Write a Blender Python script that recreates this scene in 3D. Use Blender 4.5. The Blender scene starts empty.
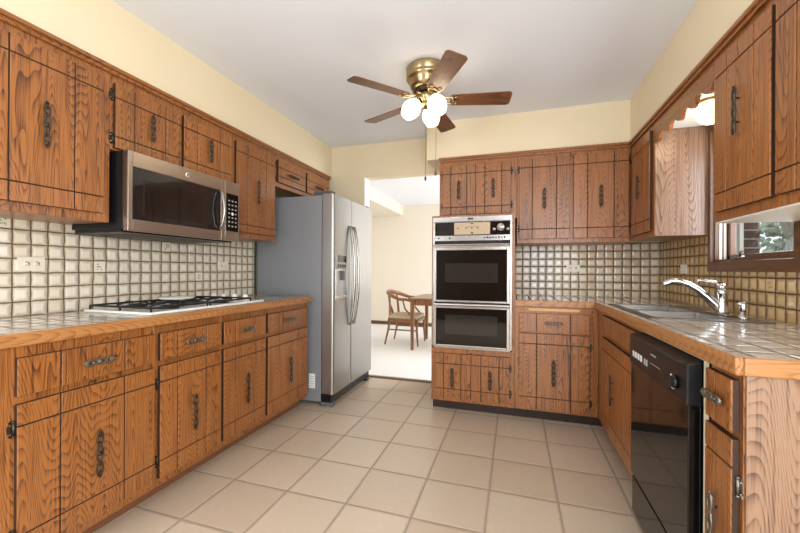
import bpy, bmesh, math, random
from mathutils import Vector, Matrix
random.seed(7)
sc = bpy.context.scene
COL = sc.collection

# ------------------------------------------------------------------ camera
cd = bpy.data.cameras.new('camera'); cam = bpy.data.objects.new('camera', cd); COL.objects.link(cam)
cd.sensor_width = 36; cd.lens = 16.423; cd.shift_y = 0.0045; cd.clip_start = 0.05
yaw, roll = .3048, .0054
r0 = Vector((math.cos(yaw), math.sin(yaw), 0)); fw = Vector((-math.sin(yaw), math.cos(yaw), 0)); u0 = Vector((0, 0, 1))
rr = r0*math.cos(roll)+u0*math.sin(roll); uu = u0*math.cos(roll)-r0*math.sin(roll)
M = Matrix.Identity(4)
for i in range(3):
    M[i][0] = rr[i]; M[i][1] = uu[i]; M[i][2] = -fw[i]
M[0][3], M[1][3], M[2][3] = 0, 0, 1.1396
cam.matrix_world = M
sc.camera = cam

# ------------------------------------------------------------------ view, world, light
sc.view_settings.view_transform = 'Standard'; sc.view_settings.look = 'None'
sc.view_settings.gamma = 1; sc.view_settings.use_curve_mapping = False
sc.view_settings.exposure = 0.05
w = bpy.data.worlds.new('sky'); sc.world = w; w.use_nodes = True
bg = w.node_tree.nodes['Background']; bg.inputs[0].default_value = (.86, .93, 1, 1); bg.inputs[1].default_value = 1.25

def area(name, loc, rot, sx, sy, power, col):
    l = bpy.data.lights.new(name, 'AREA'); l.shape = 'RECTANGLE'; l.size = sx; l.size_y = sy; l.energy = power; l.color = col
    o = bpy.data.objects.new(name, l); COL.objects.link(o); o.location = loc; o.rotation_euler = rot
    return o
R = math.radians
# cool fill lamp added in front of the unseen wall behind the camera
area('fill_rear', (.62, -2.42, 1.3), (R(90), 0, 0), .9, 2.0, 58, (.84, .92, 1.0))
# fill lamp added at the unseen right side of the dining room
area('fill_dining', (1.55, 5.4, 1.4), (0, R(90), 0), 1.6, 2.4, 112, (.97, .98, 1.0))
# daylight through the window over the sink
area('daylight_sink_window', (1.33, 2.38, 1.6), (0, R(90), 0), .7, .6, 9, (.92, .96, 1.0))
# unseen fill lamps added along both side walls behind the camera
area('fill_left', (-2.15, -1.3, 1.35), (0, R(-90), 0), 1.5, 1.6, 105, (.86, .93, 1.0))
area('fill_right', (1.10, -1.3, 1.30), (0, R(90), 0), 2.0, 1.6, 84, (.86, .93, 1.0))

# ------------------------------------------------------------------ materials
def lin(h):
    h = h.lstrip('#'); v = [int(h[i:i+2], 16)/255 for i in (0, 2, 4)]
    return tuple((c/12.92 if c <= .04045 else ((c+.055)/1.055)**2.4) for c in v)+(1,)
def newmat(name):
    m = bpy.data.materials.new(name); m.use_nodes = True
    nt = m.node_tree; b = nt.nodes['Principled BSDF']
    return m, nt, b
class N:
    """small helper for node graphs"""
    def __init__(s, nt): s.nt = nt
    def node(s, t, **kw):
        n = s.nt.nodes.new(t)
        for k, v in kw.items(): setattr(n, k, v)
        return n
    def link(s, a, b): s.nt.links.new(a, b)
    def val(s, inp, v):
        if isinstance(v, (int, float, tuple, list)): inp.default_value = v
        else: s.link(v, inp)
    def math(s, op, a, b=0.0, c=None):
        n = s.node('ShaderNodeMath', operation=op); s.val(n.inputs[0], a); s.val(n.inputs[1], b)
        if c is not None: s.val(n.inputs[2], c)
        return n.outputs[0]
    def mix(s, f, a, b):
        n = s.node('ShaderNodeMix', data_type='RGBA'); s.val(n.inputs[0], f); s.val(n.inputs[6], a); s.val(n.inputs[7], b)
        return n.outputs[2]
    def ramp(s, f, stops):
        n = s.node('ShaderNodeValToRGB'); s.link(f, n.inputs[0])
        e = n.color_ramp.elements
        while len(e) < len(stops): e.new(.5)
        for q, (p, c) in zip(e, stops): q.position = p; q.color = c if len(c) == 4 else (*c, 1)
        return n.outputs[0]
    def noise(s, vec, scale, detail=2, rough=.5, dist=0):
        n = s.node('ShaderNodeTexNoise'); s.link(vec, n.inputs['Vector']); n.inputs['Scale'].default_value = scale
        n.inputs['Detail'].default_value = detail; n.inputs['Roughness'].default_value = rough; n.inputs['Distortion'].default_value = dist
        return n.outputs['Fac']
    def bump(s, h, strength, dist):
        n = s.node('ShaderNodeBump'); s.link(h, n.inputs['Height']); n.inputs['Strength'].default_value = strength; n.inputs['Distance'].default_value = dist
        return n.outputs[0]
    def objvec(s, scale=(1, 1, 1), rand=False):
        tc = s.node('ShaderNodeTexCoord'); out = tc.outputs['Object']
        if rand:
            oi = s.node('ShaderNodeObjectInfo'); cm = s.node('ShaderNodeCombineXYZ')
            for i, k in enumerate((37., 53., 11.)):
                s.link(s.math('MULTIPLY', oi.outputs['Random'], k), cm.inputs[i])
            ad = s.node('ShaderNodeVectorMath', operation='ADD'); s.link(out, ad.inputs[0]); s.link(cm.outputs[0], ad.inputs[1]); out = ad.outputs[0]
        mp = s.node('ShaderNodeVectorMath', operation='MULTIPLY'); s.link(out, mp.inputs[0]); mp.inputs[1].default_value = scale
        return mp.outputs[0]

def plain(name, col, rough=.5, metal=0, spec=.5, coat=0, emit=None, es=0, bump=0, bscale=200):
    m, nt, b = newmat(name)
    b.inputs['Base Color'].default_value = lin(col) if isinstance(col, str) else (*col, 1)
    b.inputs['Roughness'].default_value = rough; b.inputs['Metallic'].default_value = metal
    b.inputs['Specular IOR Level'].default_value = spec; b.inputs['Coat Weight'].default_value = coat
    if emit: b.inputs['Emission Color'].default_value = lin(emit); b.inputs['Emission Strength'].default_value = es
    if bump:
        n = N(nt); v = n.objvec(); n.link(n.bump(n.noise(v, bscale, 3), bump, .002), b.inputs['Normal'])
    return m

def oak(name, axis, light='#A0642F', mid='#784620', dark='#371C0D', rough=.36, freq=46):
    """oak with cathedral contour grain running along the given axis"""
    m, nt, b = newmat(name); n = N(nt)
    s = [7.5, 7.5, 7.5]; s[axis] = .7
    v = n.objvec(tuple(s), True)
    f = n.noise(v, 1.0, 1.3, .45, .1)
    sx = n.node('ShaderNodeSeparateXYZ'); n.link(n.objvec((1, 1, 1), True), sx.inputs[0])
    f = n.math('ADD', f, n.math('MULTIPLY', sx.outputs[axis], .42))
    c = n.math('MULTIPLY', f, freq)
    c = n.math('FRACT', c)
    # sawtooth with soft rise, hard fall = growth ring
    ring = n.math('POWER', c, 2.6)
    s2 = [170., 170., 170.]; s2[axis] = 4.
    pores = n.noise(n.objvec(tuple(s2), True), 1.0, 2, .6)
    s3 = [9., 9., 9.]; s3[axis] = .6
    big = n.noise(n.objvec(tuple(s3), True), 1.0, 2, .5)
    g = n.math('ADD', n.math('MULTIPLY', ring, .60), n.math('MULTIPLY', n.math('SUBTRACT', pores, .5), 1.9))
    g = n.math('ADD', g, n.math('MULTIPLY', n.math('SUBTRACT', big, .5), .55))
    col = n.ramp(g, [(.0, lin(light)), (.40, lin(mid)), (.80, lin(dark))])
    oi = n.node('ShaderNodeObjectInfo')
    hsv = n.node('ShaderNodeHueSaturation'); n.link(col, hsv.inputs['Color'])
    n.link(n.math('ADD', n.math('MULTIPLY', oi.outputs['Random'], .16), .92), hsv.inputs['Value'])
    n.link(hsv.outputs[0], b.inputs['Base Color'])
    b.inputs['Roughness'].default_value = rough
    b.inputs['Coat Weight'].default_value = .35; b.inputs['Coat Roughness'].default_value = .28
    n.link(n.bump(g, .25, .0012), b.inputs['Normal'])
    return m

def tile(name, au, av, pitch, ou, ov, face1, face2, edge, grout, gw=.05, wav=.05, rough=.18, bumpd=.003, seed=0., edgew=.22, coat=.4):
    m, nt, b = newmat(name); n = N(nt)
    tc = n.node('ShaderNodeTexCoord'); sp = n.node('ShaderNodeSeparateXYZ'); n.link(tc.outputs['Object'], sp.inputs[0])
    v = n.objvec()
    off = n.node('ShaderNodeVectorMath', operation='ADD'); n.link(v, off.inputs[0]); off.inputs[1].default_value = (5.3, 2.1, 9.7)
    w1 = n.math('MULTIPLY', n.math('SUBTRACT', n.noise(v, 14, 1), .5), wav*2.6)
    w2 = n.math('MULTIPLY', n.math('SUBTRACT', n.noise(off.outputs[0], 14, 1), .5), wav*2.6)
    U = n.math('ADD', n.math('DIVIDE', n.math('SUBTRACT', sp.outputs[au], ou), pitch), w1)
    V = n.math('ADD', n.math('DIVIDE', n.math('SUBTRACT', sp.outputs[av], ov), pitch), w2)
    fu, fv = n.math('FRACT', U), n.math('FRACT', V)
    du = n.math('MINIMUM', fu, n.math('SUBTRACT', 1., fu)); dv = n.math('MINIMUM', fv, n.math('SUBTRACT', 1., fv))
    d = n.math('MINIMUM', du, dv)
    cid = n.node('ShaderNodeCombineXYZ'); n.link(n.math('FLOOR', U), cid.inputs[0]); n.link(n.math('FLOOR', V), cid.inputs[1]); cid.inputs[2].default_value = seed
    wn = n.node('ShaderNodeTexWhiteNoise', noise_dimensions='3D'); n.link(cid.outputs[0], wn.inputs['Vector'])
    mott = n.noise(v, 38, 3, .6)
    t = n.math('ADD', n.math('MULTIPLY', wn.outputs['Value'], .6), n.math('MULTIPLY', mott, .45))
    face = n.mix(n.math('MINIMUM', t, 1.), lin(face1), lin(face2))
    em = n.node('ShaderNodeMapRange'); n.link(d, em.inputs[0]); em.inputs[1].default_value = gw; em.inputs[2].default_value = edgew
    em.inputs[3].default_value = 1; em.inputs[4].default_value = 0
    face = n.mix(n.math('MULTIPLY', n.math('POWER', em.outputs[0], 2.0), n.math('ADD', .25, n.math('MULTIPLY', mott, .8))), face, lin(edge))
    gm = n.node('ShaderNodeMapRange'); n.link(d, gm.inputs[0]); gm.inputs[1].default_value = gw*.7; gm.inputs[2].default_value = gw*1.2
    colr = n.mix(gm.outputs[0], lin(grout), face)
    n.link(colr, b.inputs['Base Color'])
    rg = n.node('ShaderNodeMapRange'); n.link(gm.outputs[0], rg.inputs[0]); rg.inputs[3].default_value = .8; rg.inputs[4].default_value = rough
    n.link(rg.outputs[0], b.inputs['Roughness'])
    hm = n.node('ShaderNodeMapRange', interpolation_type='SMOOTHSTEP'); n.link(d, hm.inputs[0]); hm.inputs[1].default_value = gw*.5; hm.inputs[2].default_value = edgew*.8
    n.link(n.bump(n.math('ADD', hm.outputs[0], n.math('MULTIPLY', mott, .12)), .8, bumpd), b.inputs['Normal'])
    n.link(n.math('MULTIPLY', gm.outputs[0], coat), b.inputs['Coat Weight']); b.inputs['Coat Roughness'].default_value = .12
    return m

def brushed(name, col, axis, rough=.3, amount=.12):
    m, nt, b = newmat(name); n = N(nt)
    s = [500., 500., 500.]; s[axis] = 3.
    f = n.noise(n.objvec(tuple(s)), 1., 2)
    b.inputs['Base Color'].default_value = lin(col); b.inputs['Metallic'].default_value = 1
    n.link(n.math('ADD', rough-amount/2, n.math('MULTIPLY', f, amount)), b.inputs['Roughness'])
    n.link(n.bump(f, .08, .0006), b.inputs['Normal'])
    return m

def paint(name, col, rough=.75):
    m, nt, b = newmat(name); n = N(nt); v = n.objvec()
    c = n.mix(n.math('MULTIPLY', n.noise(v, 1.7, 3), .5), lin(col), tuple(x*.96 for x in lin(col)[:3])+(1,))
    n.link(c, b.inputs['Base Color']); b.inputs['Roughness'].default_value = rough
    n.link(n.bump(n.noise(v, 260, 2), .12, .001), b.inputs['Normal'])
    return m

WV = oak('oak_vertical', 2); GLARE = oak('oak_with_glare', 2, '#96765F', '#745847', '#46322A', .30, 36)  # second oak: paled and greyed to imitate daylight glare on end panels
WX = oak('oak_along_x', 0); WY = oak('oak_along_y', 1)
EX = oak('edge_oak_along_x', 0, '#AC7844', '#955F32', '#70401E', .42, 34); EY = oak('edge_oak_along_y', 1, '#AC7844', '#955F32', '#70401E', .42, 34)
TRIMW = oak('trim_walnut', 1, '#6B4426', '#54341E', '#352012', .4); TRIMWZ = oak('trim_walnut_z', 2, '#6B4426', '#54341E', '#352012', .4)
REARDARK = oak('dark_reflected_wall', 2, '#5A3B24', '#4A2F1C', '#2E1C10', .5)  # unseen rear wall, darkened so the oven glass reflects dark
DARK = plain('dark_brown_wood', '#351F12', .7)  # dark brown door core, showing in the grooves and at the edges
KICK = plain('toe_kick_shadowed', '#2F1D13', .7); KICKL = plain('toe_kick_brown', '#7A4E33', .7)  # dark kick: shadow under back and right cabinets put into the colour
BRONZE = plain('antique_bronze', '#4E453B', .34, .85, bump=.6, bscale=260)
PEWTER = plain('worn_pewter', '#7D776C', .35, .9, bump=.6, bscale=260)
CREAM = paint('cream_wall_paint', '#E8D9BA'); CEIL = paint('white_ceiling_paint', '#EEF2FB', .85)
DCREAM = paint('dining_wall_paint', '#E6DED0'); WHITEP = plain('white_paint', '#EDEAE2', .5)
FLOORT = tile('ceramic_floor_tile', 0, 1, .3305, -1.4417, 1.6198, '#D0BFA9', '#B9A48D', '#AB957D', '#97877A', .010, .002, .30, .002, 3., .05, .12)
LT = tile('cream_glazed_tile_y', 1, 2, .0675, .999, .914, '#F3EEE2', '#DCD0BB', '#A08C6C', '#5F5038', .045, .055, .12, .006, 1., .36)
BT = tile('cream_glazed_tile_x', 0, 2, .0680, .067, .907, '#E6D8C0', '#C4AD8B', '#8A6C48', '#4E3B26', .05, .045, .12, .006, 2., .34)
RT = tile('cream_glazed_tile_r', 1, 2, .0672, 2.067, .910, '#DFC493', '#B8935C', '#86602F', '#4A3019', .05, .045, .12, .006, 4., .34)  # right tiles: cream turned amber to imitate the globe's warm light
CT = tile('counter_glazed_tile', 0, 1, .0990, .551, 1.155, '#E9E5DE', '#CFC4B5', '#A68C70', '#5E4C38', .035, .02, .10, .002, 5., .16, .6)
CARPET = plain('white_carpet', '#ECEBE9', .95, bump=1., bscale=90)
STEEL = brushed('brushed_stainless_v', '#A3A19E', 2, .40); STEELH = brushed('brushed_stainless_h', '#B3A69C', 1, .30)
SINKM = brushed('brushed_stainless_sink', '#93918E', 0, .28)
CHROME = plain('chrome', '#D8D8D8', .10, 1); CHROME2 = plain('satin_chrome', '#B4B1AC', .24, 1)
FSIDE = plain('grey_painted_steel', '#85878C', .45, .1, bump=.25, bscale=500)
BLACK = plain('black_plastic', '#121317', .32, 0, .35); BLACKG = plain('black_gloss', '#0B0B0C', .07, 0, .5, .0)
GLASSB = plain('dark_oven_glass', '#100D0B', .05, 0, .4, 0); GLASSW = plain('oven_inner_window', '#2A2725', .08, .1, .5, .0)
MWG = plain('microwave_dark_glass', '#1F2023', .07, .25, .8, .6); MWG2 = plain('microwave_mesh_window', '#131416', .12, .1, .7, .5)
WHITE = plain('white_enamel', '#EEECE6', .2, coat=.5); IVORY = plain('ivory_plastic', '#E6DFCF', .4)
IRON = plain('cast_iron', '#1B1A1A', .55, .3); BRASS = plain('antique_brass', '#AB9873', .27, 1)
BLADE = oak('walnut_blade', 0, '#7A4E31', '#64402A', '#472B1B', .4, 8)
SHADE = plain('frosted_glass_lit', '#FFF3DC', .4, emit='#FFEBC8', es=5.5)
BEIGE = plain('beige_control_glass', '#BBA589', .25); DIAL = plain('dial_silver', '#CFCBC2', .25, .7)
TEAK = oak('teak', 2, '#8C5A34', '#734526', '#54301A', .4, 10); SEAT = plain('beige_upholstery', '#C2AE92', .9, bump=.6, bscale=300)
GREYT = plain('marker_grey', '#A9A9A9', .5); LABELW = plain('paper_label', '#E9E9E6', .6)
GREEN = plain('painted_leaf_green', '#7E9452', .3); RED = plain('painted_flower_red', '#A97A62', .3); SKETCH = plain('painted_sketch_grey', '#6E6A60', .3)
ROPE = plain('pull_cord', '#6B5F4A', .5, .5)

def thinglass():
    m, nt, b = newmat('window_glass'); n = N(nt)
    tr = n.node('ShaderNodeBsdfTransparent'); gl = n.node('ShaderNodeBsdfGlossy'); gl.inputs['Roughness'].default_value = .02
    mx = n.node('ShaderNodeMixShader'); mx.inputs[0].default_value = .07; n.link(tr.outputs[0], mx.inputs[1]); n.link(gl.outputs[0], mx.inputs[2])
    n.link(mx.outputs[0], nt.nodes['Material Output'].inputs['Surface']); return m
GLASS = thinglass()
def brickmat():
    m, nt, b = newmat('dark_brick'); n = N(nt)
    v = n.objvec()
    sp = n.node('ShaderNodeSeparateXYZ'); n.link(v, sp.inputs[0]); cm = n.node('ShaderNodeCombineXYZ')
    n.link(n.math('ADD', sp.outputs[0], sp.outputs[1]), cm.inputs[0]); n.link(sp.outputs[2], cm.inputs[1])
    t = n.node('ShaderNodeTexBrick'); n.link(cm.outputs[0], t.inputs[0]); t.inputs['Scale'].default_value = 1
    t.inputs['Brick Width'].default_value = .2; t.inputs['Row Height'].default_value = .07; t.inputs['Mortar Size'].default_value = .006
    t.inputs['Color1'].default_value = lin('#5E4644'); t.inputs['Color2'].default_value = lin('#463436'); t.inputs['Mortar'].default_value = lin('#9A958D')
    n.link(t.outputs[0], b.inputs['Base Color']); b.inputs['Roughness'].default_value = .9; return m
BRICK = brickmat()
BARK = plain('bark_grey', '#9A9A92', .9, bump=1, bscale=30); LAWN = plain('winter_lawn', '#8E9478', .95, bump=1, bscale=40)
FOL = plain('evergreen_foliage', '#A8B6A0', .9)

# ------------------------------------------------------------------ mesh builder
FACE = {
    'W': lambda p: (lambda u, z, d: (u, d, z)),                 # free: box(x,y,z) order handled separately
    'L': lambda p: (lambda u, z, d: (p+d, u, z)),               # faces +X
    'R': lambda p: (lambda u, z, d: (p-d, u, z)),               # faces -X
    'B': lambda p: (lambda u, z, d: (u, p-d, z)),               # faces -Y
}
class MB:
    def __init__(s, face=None, plane=0):
        s.bm = bmesh.new(); s.T = FACE[face](plane) if face else None; s.mats = []
    def P(s, a): return Vector(s.T(*a)) if s.T else Vector(a)
    def mi(s, m):
        if m not in s.mats: s.mats.append(m)
        return s.mats.index(m)
    def hexa(s, c, m, bev=0, seg=2):
        """c = 8 corner points (bottom ring then top ring) already in local coords"""
        vs = [s.bm.verts.new(s.P(q)) for q in c]
        fs = [s.bm.faces.new([vs[i] for i in f]) for f in ((3, 2, 1, 0), (4, 5, 6, 7), (0, 1, 5, 4), (1, 2, 6, 5), (2, 3, 7, 6), (3, 0, 4, 7))]
        k = s.mi(m)
        for f in fs: f.material_index = k
        if bev:
            es = list({e for f in fs for e in f.edges})
            bmesh.ops.recalc_face_normals(s.bm, faces=fs)
            r = bmesh.ops.bevel(s.bm, geom=es, offset=bev, segments=seg, affect='EDGES', profile=.5)
            for f in r['faces']: f.material_index = k
        return vs
    def box(s, a0, a1, b0, b1, c0, c1, m, bev=0, seg=2):
        """with a face: (u0,u1, z0,z1, d0,d1); without: (x0,x1, y0,y1, z0,z1)"""
        return s.hexa([(a0, b0, c0), (a1, b0, c0), (a1, b1, c0), (a0, b1, c0), (a0, b0, c1), (a1, b0, c1), (a1, b1, c1), (a0, b1, c1)], m, bev, seg)
    def prism(s, pts, c0, c1, m, bev=0):
        """polygon in the first two coordinates, extruded along the third"""
        k = s.mi(m)
        a = [s.bm.verts.new(s.P((x, y, c0))) for x, y in pts]; b = [s.bm.verts.new(s.P((x, y, c1))) for x, y in pts]
        n = len(pts); fs = [s.bm.faces.new(a[::-1]), s.bm.faces.new(b)]
        for i in range(n): fs.append(s.bm.faces.new((a[i], a[(i+1) % n], b[(i+1) % n], b[i])))
        for f in fs: f.material_index = k
        if bev:
            bmesh.ops.recalc_face_normals(s.bm, faces=fs)
            es = list({e for f in fs[:2] for e in f.edges})
            r = bmesh.ops.bevel(s.bm, geom=es, offset=bev, segments=2, affect='EDGES', profile=.5)
            for f in r['faces']: f.material_index = k
    def tube(s, pts, r, m, seg=8, flat=None):
        k = s.mi(m); pts = [s.P(p) for p in pts]; n = len(pts)
        rs = r if isinstance(r, (list, tuple)) else [r]*n
        rings = []; prev = None
        for i, p in enumerate(pts):
            t = (pts[min(i+1, n-1)]-pts[max(i-1, 0)]).normalized()
            if prev is None:
                ref = Vector((0, 0, 1)) if abs(t.z) < .9 else Vector((1, 0, 0)); a = t.cross(ref).normalized()
            else:
                a = (prev-t*prev.dot(t)).normalized()
            prev = a; b = t.cross(a)
            fl = flat if flat else 1
            rings.append([s.bm.verts.new(p+a*math.cos(2*math.pi*j/seg)*rs[i]+b*math.sin(2*math.pi*j/seg)*rs[i]*fl) for j in range(seg)])
        for i in range(n-1):
            for j in range(seg):
                f = s.bm.faces.new((rings[i][j], rings[i][(j+1) % seg], rings[i+1][(j+1) % seg], rings[i+1][j])); f.material_index = k; f.smooth = True
        for q in (rings[0][::-1], rings[-1]):
            f = s.bm.faces.new(q); f.material_index = k
    def lathe(s, prof, c, axis, m, seg=24):
        """prof = [(radius, height)], axis = unit vector, c = base point (world)"""
        k = s.mi(m); ax = Vector(axis).normalized(); ref = Vector((1, 0, 0)) if abs(ax.x) < .9 else Vector((0, 1, 0))
        a = ax.cross(ref).normalized(); b = ax.cross(a); c = Vector(c); rings = []
        for r, hgt in prof:
            if r < 1e-5: rings.append([s.bm.verts.new(c+ax*hgt)])
            else: rings.append([s.bm.verts.new(c+ax*hgt+(a*math.cos(2*math.pi*j/seg)+b*math.sin(2*math.pi*j/seg))*r) for j in range(seg)])
        for i in range(len(rings)-1):
            p, q = rings[i], rings[i+1]
            for j in range(seg):
                j2 = (j+1) % seg
                if len(p) == 1 and len(q) == 1: continue
                if len(p) == 1: vs = (p[0], q[j2], q[j])
                elif len(q) == 1: vs = (p[j], p[j2], q[0])
                else: vs = (p[j], p[j2], q[j2], q[j])
                f = s.bm.faces.new(vs); f.material_index = k; f.smooth = True
        for q, fl in ((rings[0], True), (rings[-1], False)):
            if len(q) > 2:
                f = s.bm.faces.new(q[::-1] if fl else q); f.material_index = k
    def build(s, name, parent=None):
        bmesh.ops.recalc_face_normals(s.bm, faces=s.bm.faces[:])
        L = Vector((0, 0, 0)); p = parent
        while p is not None: L += p.location; p = p.parent
        if parent is None:
            # origin at the foot of the mesh
            xs = [v.co for v in s.bm.verts]
            lo = Vector([min(v[i] for v in xs) for i in range(3)]); hi = Vector([max(v[i] for v in xs) for i in range(3)])
            L = Vector(((lo.x+hi.x)/2, (lo.y+hi.y)/2, lo.z)) if not getattr(s, 'world', False) else Vector((0, 0, 0))
        bmesh.ops.translate(s.bm, verts=s.bm.verts[:], vec=-L)
        me = bpy.data.meshes.new(name); s.bm.to_mesh(me); s.bm.free()
        for m in s.mats: me.materials.append(m)
        o = bpy.data.objects.new(name, me); COL.objects.link(o)
        if parent is None: o.location = L
        else: o.parent = parent
        return o
def tag(o, label=None, cat=None, group=None, kind=None):
    if label: o['label'] = label
    if cat: o['category'] = cat
    if group: o['group'] = group
    if kind: o['kind'] = kind
    return o
def thing(name, loc, label, cat, group=None):
    o = bpy.data.objects.new(name, None); COL.objects.link(o); o.location = loc; o.empty_display_size = .1
    return tag(o, label, cat, group)
def struct(name, mb, label=None, parent=None):
    mb.world = True
    o = mb.build(name, parent)
    if parent is None: o['kind'] = 'structure'
    if label: o['label'] = label
    if parent is None: o['category'] = name.split('_')[0]
    return o

# ------------------------------------------------------------------ the room
XL, XR, YB, ZC, ZS = -2.215, 1.16, 3.575, 2.47, 2.135
m = MB(); m.box(XL-.1, XR+.02, -2.6, YB+.06, -.1, 0, FLOORT); struct('floor', m, 'beige ceramic tile kitchen floor')
m = MB(); m.box(XL-.1, XR+.1, -2.6, YB+.06, ZC, ZC+.1, CEIL); struct('ceiling', m, 'white kitchen ceiling')
m = MB(); m.box(XL-.12, XL, -2.6, -2.1, 0, ZC, CREAM); m.box(XL-.12, XL, -.5, YB+.12, 0, ZC, CREAM)
m.box(XL-.12, XL, -2.1, -.5, 0, .55, CREAM); m.box(XL-.12, XL, -2.1, -.5, 2.1, ZC, CREAM)
struct('wall_left', m, 'cream left wall')
m = MB(); m.box(XL, -1.912, .2, YB, ZS, ZC, CREAM); struct('trim_10', m, 'cream dropped soffit above the left cabinets')
WY0, WY1, WZ0, WZ1 = 2.0, 2.700, 1.20, 2.0
m = MB(); m.box(XR, XR+.1, -2.6, WY0, 0, ZC, CREAM); m.box(XR, XR+.1, WY1, YB+.12, 0, ZC, CREAM)
m.box(XR, XR+.1, WY0, WY1, 0, WZ0, CREAM); m.box(XR, XR+.1, WY0, WY1, WZ1, ZC, CREAM)
struct('wall_right', m, 'cream right wall with a window opening')
m = MB(); m.box(.848, XR, .9, YB, ZS, ZC, CREAM); struct('trim_11', m, 'cream dropped soffit above the right cabinets')
DX0, DX1, DZ = -1.53, -.70, 2.125
m = MB(); m.box(XL, DX0, YB, YB+.12, 0, ZC, CREAM); m.box(DX1, XR+.1, YB, YB+.12, 0, ZC, CREAM); m.box(DX0, DX1, YB, YB+.12, DZ, ZC, CREAM)
struct('wall_back', m, 'cream far wall with wide doorway')
m = MB(); m.box(-.765, .848, 3.228, YB, ZS, ZC, CREAM); struct('trim_12', m, 'cream dropped soffit above the back cabinets')
m = MB(); m.box(XL-.12, .17, -2.6, -2.5, 0, ZC, REARDARK); m.box(1.07, XR+.2, -2.6, -2.5, 0, ZC, CREAM)
m.box(.17, 1.07, -2.6, -2.5, 0, .25, CREAM); m.box(.17, 1.07, -2.6, -2.5, 2.3, ZC, CREAM); struct('wall_rear', m)
w2 = MB()  # frame added out of view around the rear fill lamp's opening
for x in (.17, .60, 1.03): w2.box(x, x+.04, -2.58, -2.52, .25, 2.3, WHITEP)
w2.box(.17, 1.07, -2.58, -2.52, .25, .29, WHITEP); w2.box(.17, 1.07, -2.58, -2.52, 2.26, 2.3, WHITEP); struct('window_2', w2, 'unseen white window frame added for the rear fill lamp')
# doorway jamb lining
m = MB(); m.box(DX0, DX0+.012, YB-.003, YB+.125, 0, DZ, WHITEP); m.box(DX0, DX1, YB+.002, YB+.125, DZ-.008, DZ, CREAM); struct('door_1', m, 'white lining of the doorway')
m = MB(); m.box(DX0+.012, DX1, YB+.035, YB+.085, 0, .012, plain('threshold_strip', '#6A5136', .4), .004); struct('trim_1', m, 'brown threshold strip between tile and carpet')
# dining room beyond
DL, DR, DB = -2.9, 1.68, 7.2
m = MB(); m.box(DL, DR, YB+.06, DB, -.1, .004, CARPET); struct('floor_dining', m, 'off-white carpet of the dining room')
m = MB(); m.box(DL, DR, YB+.06, DB, ZC, ZC+.1, CEIL); struct('ceiling_dining', m)
m = MB(); m.box(DL-.1, DL, YB+.12, DB, 0, ZC, DCREAM); m.box(DL, -2.2, YB+.12, DB, 2.26, ZC, DCREAM); struct('wall_dining_left', m)
m = MB(); m.box(DL-.1, DR+.14, DB, DB+.1, 0, ZC, DCREAM); struct('wall_dining_back', m, 'pale cream far wall of the dining room')
m = MB(); m.box(DR, DR+.14, YB+.12, 4.2, 0, ZC, DCREAM); m.box(DR, DR+.14, 6.6, DB, 0, ZC, DCREAM); m.box(DR, DR+.14, 4.2, 6.6, 0, .5, DCREAM); m.box(DR, DR+.14, 4.2, 6.6, 2.25, ZC, DCREAM)
struct('wall_dining_right', m)
m = MB(); m.box(DL, XL-.12, YB+.02, YB+.12, 0, ZC, DCREAM); m.box(XR+.1, DR+.14, YB+.02, YB+.12, 0, ZC, DCREAM); struct('wall_dining_front', m)
m = MB(); m.box(DL, DR, DB-.015, DB, 0, .075, TRIMW, .004); struct('baseboard_dining', m, 'dark wood baseboard of the dining room')

# backsplash tile and tiled wall areas
m = MB(); m.box(XL, XL+.008, .74, 2.70, .915, 1.40, LT); struct('trim_2', m, 'cream glazed tile backsplash on the left wall')
m = MB(); m.box(.0, XR, YB-.008, YB, .915, 1.385, BT); struct('trim_3', m, 'cream glazed tile backsplash on the back wall')
m = MB()
m.box(XR-.008, XR, 1.0, 2.0, .915, 1.385, RT); m.box(XR-.008, XR, 2.0, 2.732, .915, 1.15, RT); m.box(XR-.008, XR, 2.732, YB-.008, .915, 1.385, RT)
struct('trim_4', m, 'glazed tile backsplash on the right wall, tinted for warm light')
m = MB(); m.box(XL, XL+.02, 2.702, 2.716, .0, 1.8, plain('shaded_gap_olive', '#3B4034', .6)); struct('trim_shade_strip', m, 'dark strip added for the shaded gap beside the refrigerator')  # dark colour imitates the shade in the gap by the refrigerator
# crown strips under the soffits
def crown(name, face, plane, u0, u1, mat):
    m = MB(face, plane)
    m.box(u0, u1, 2.098, 2.135, 0, .014, mat, .003); m.box(u0, u1, 2.116, 2.136, .012, .026, mat, .005)
    struct(name, m, 'oak crown strip under the soffit')
crown('trim_6', 'L', -1.905, .70, 3.50, WY); crown('trim_7', 'R', .855, 1.10, 3.20, WY); crown('trim_8', 'B', 3.22, -.65, .855, WX)

# ------------------------------------------------------------------ window over the sink
wx = thing('window_1', (XR, (WY0+WY1)/2, WZ0), None, None); wx['kind'] = 'structure'; wx['label'] = 'brown casement window over the sink'; wx['category'] = 'window'
m = MB()
for a in ((WY0-.07, WY0, WZ0-.06, WZ1+.06), (WY1, WY1+.032, WZ0-.06, WZ1+.06)): m.box(XR-.022, XR, *a, TRIMWZ, .003)
m.box(XR-.024, XR, WY0-.07, WY1+.032, WZ0-.06, WZ0, TRIMW, .003); m.box(XR-.024, XR, WY0-.07, WY1+.032, WZ1, WZ1+.06, TRIMW, .003)
m.build('window_frame', wx)
m = MB(); m.box(XR, XR+.1, WY0, WY0+.012, WZ0, WZ1, TRIMWZ); m.box(XR, XR+.1, WY1-.012, WY1, WZ0, WZ1, TRIMWZ); m.box(XR, XR+.1, WY0, WY1, WZ0, WZ0+.012, TRIMW); m.box(XR, XR+.1, WY0, WY1, WZ1-.012, WZ1, TRIMW)
m.build('window_jamb', wx)
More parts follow.
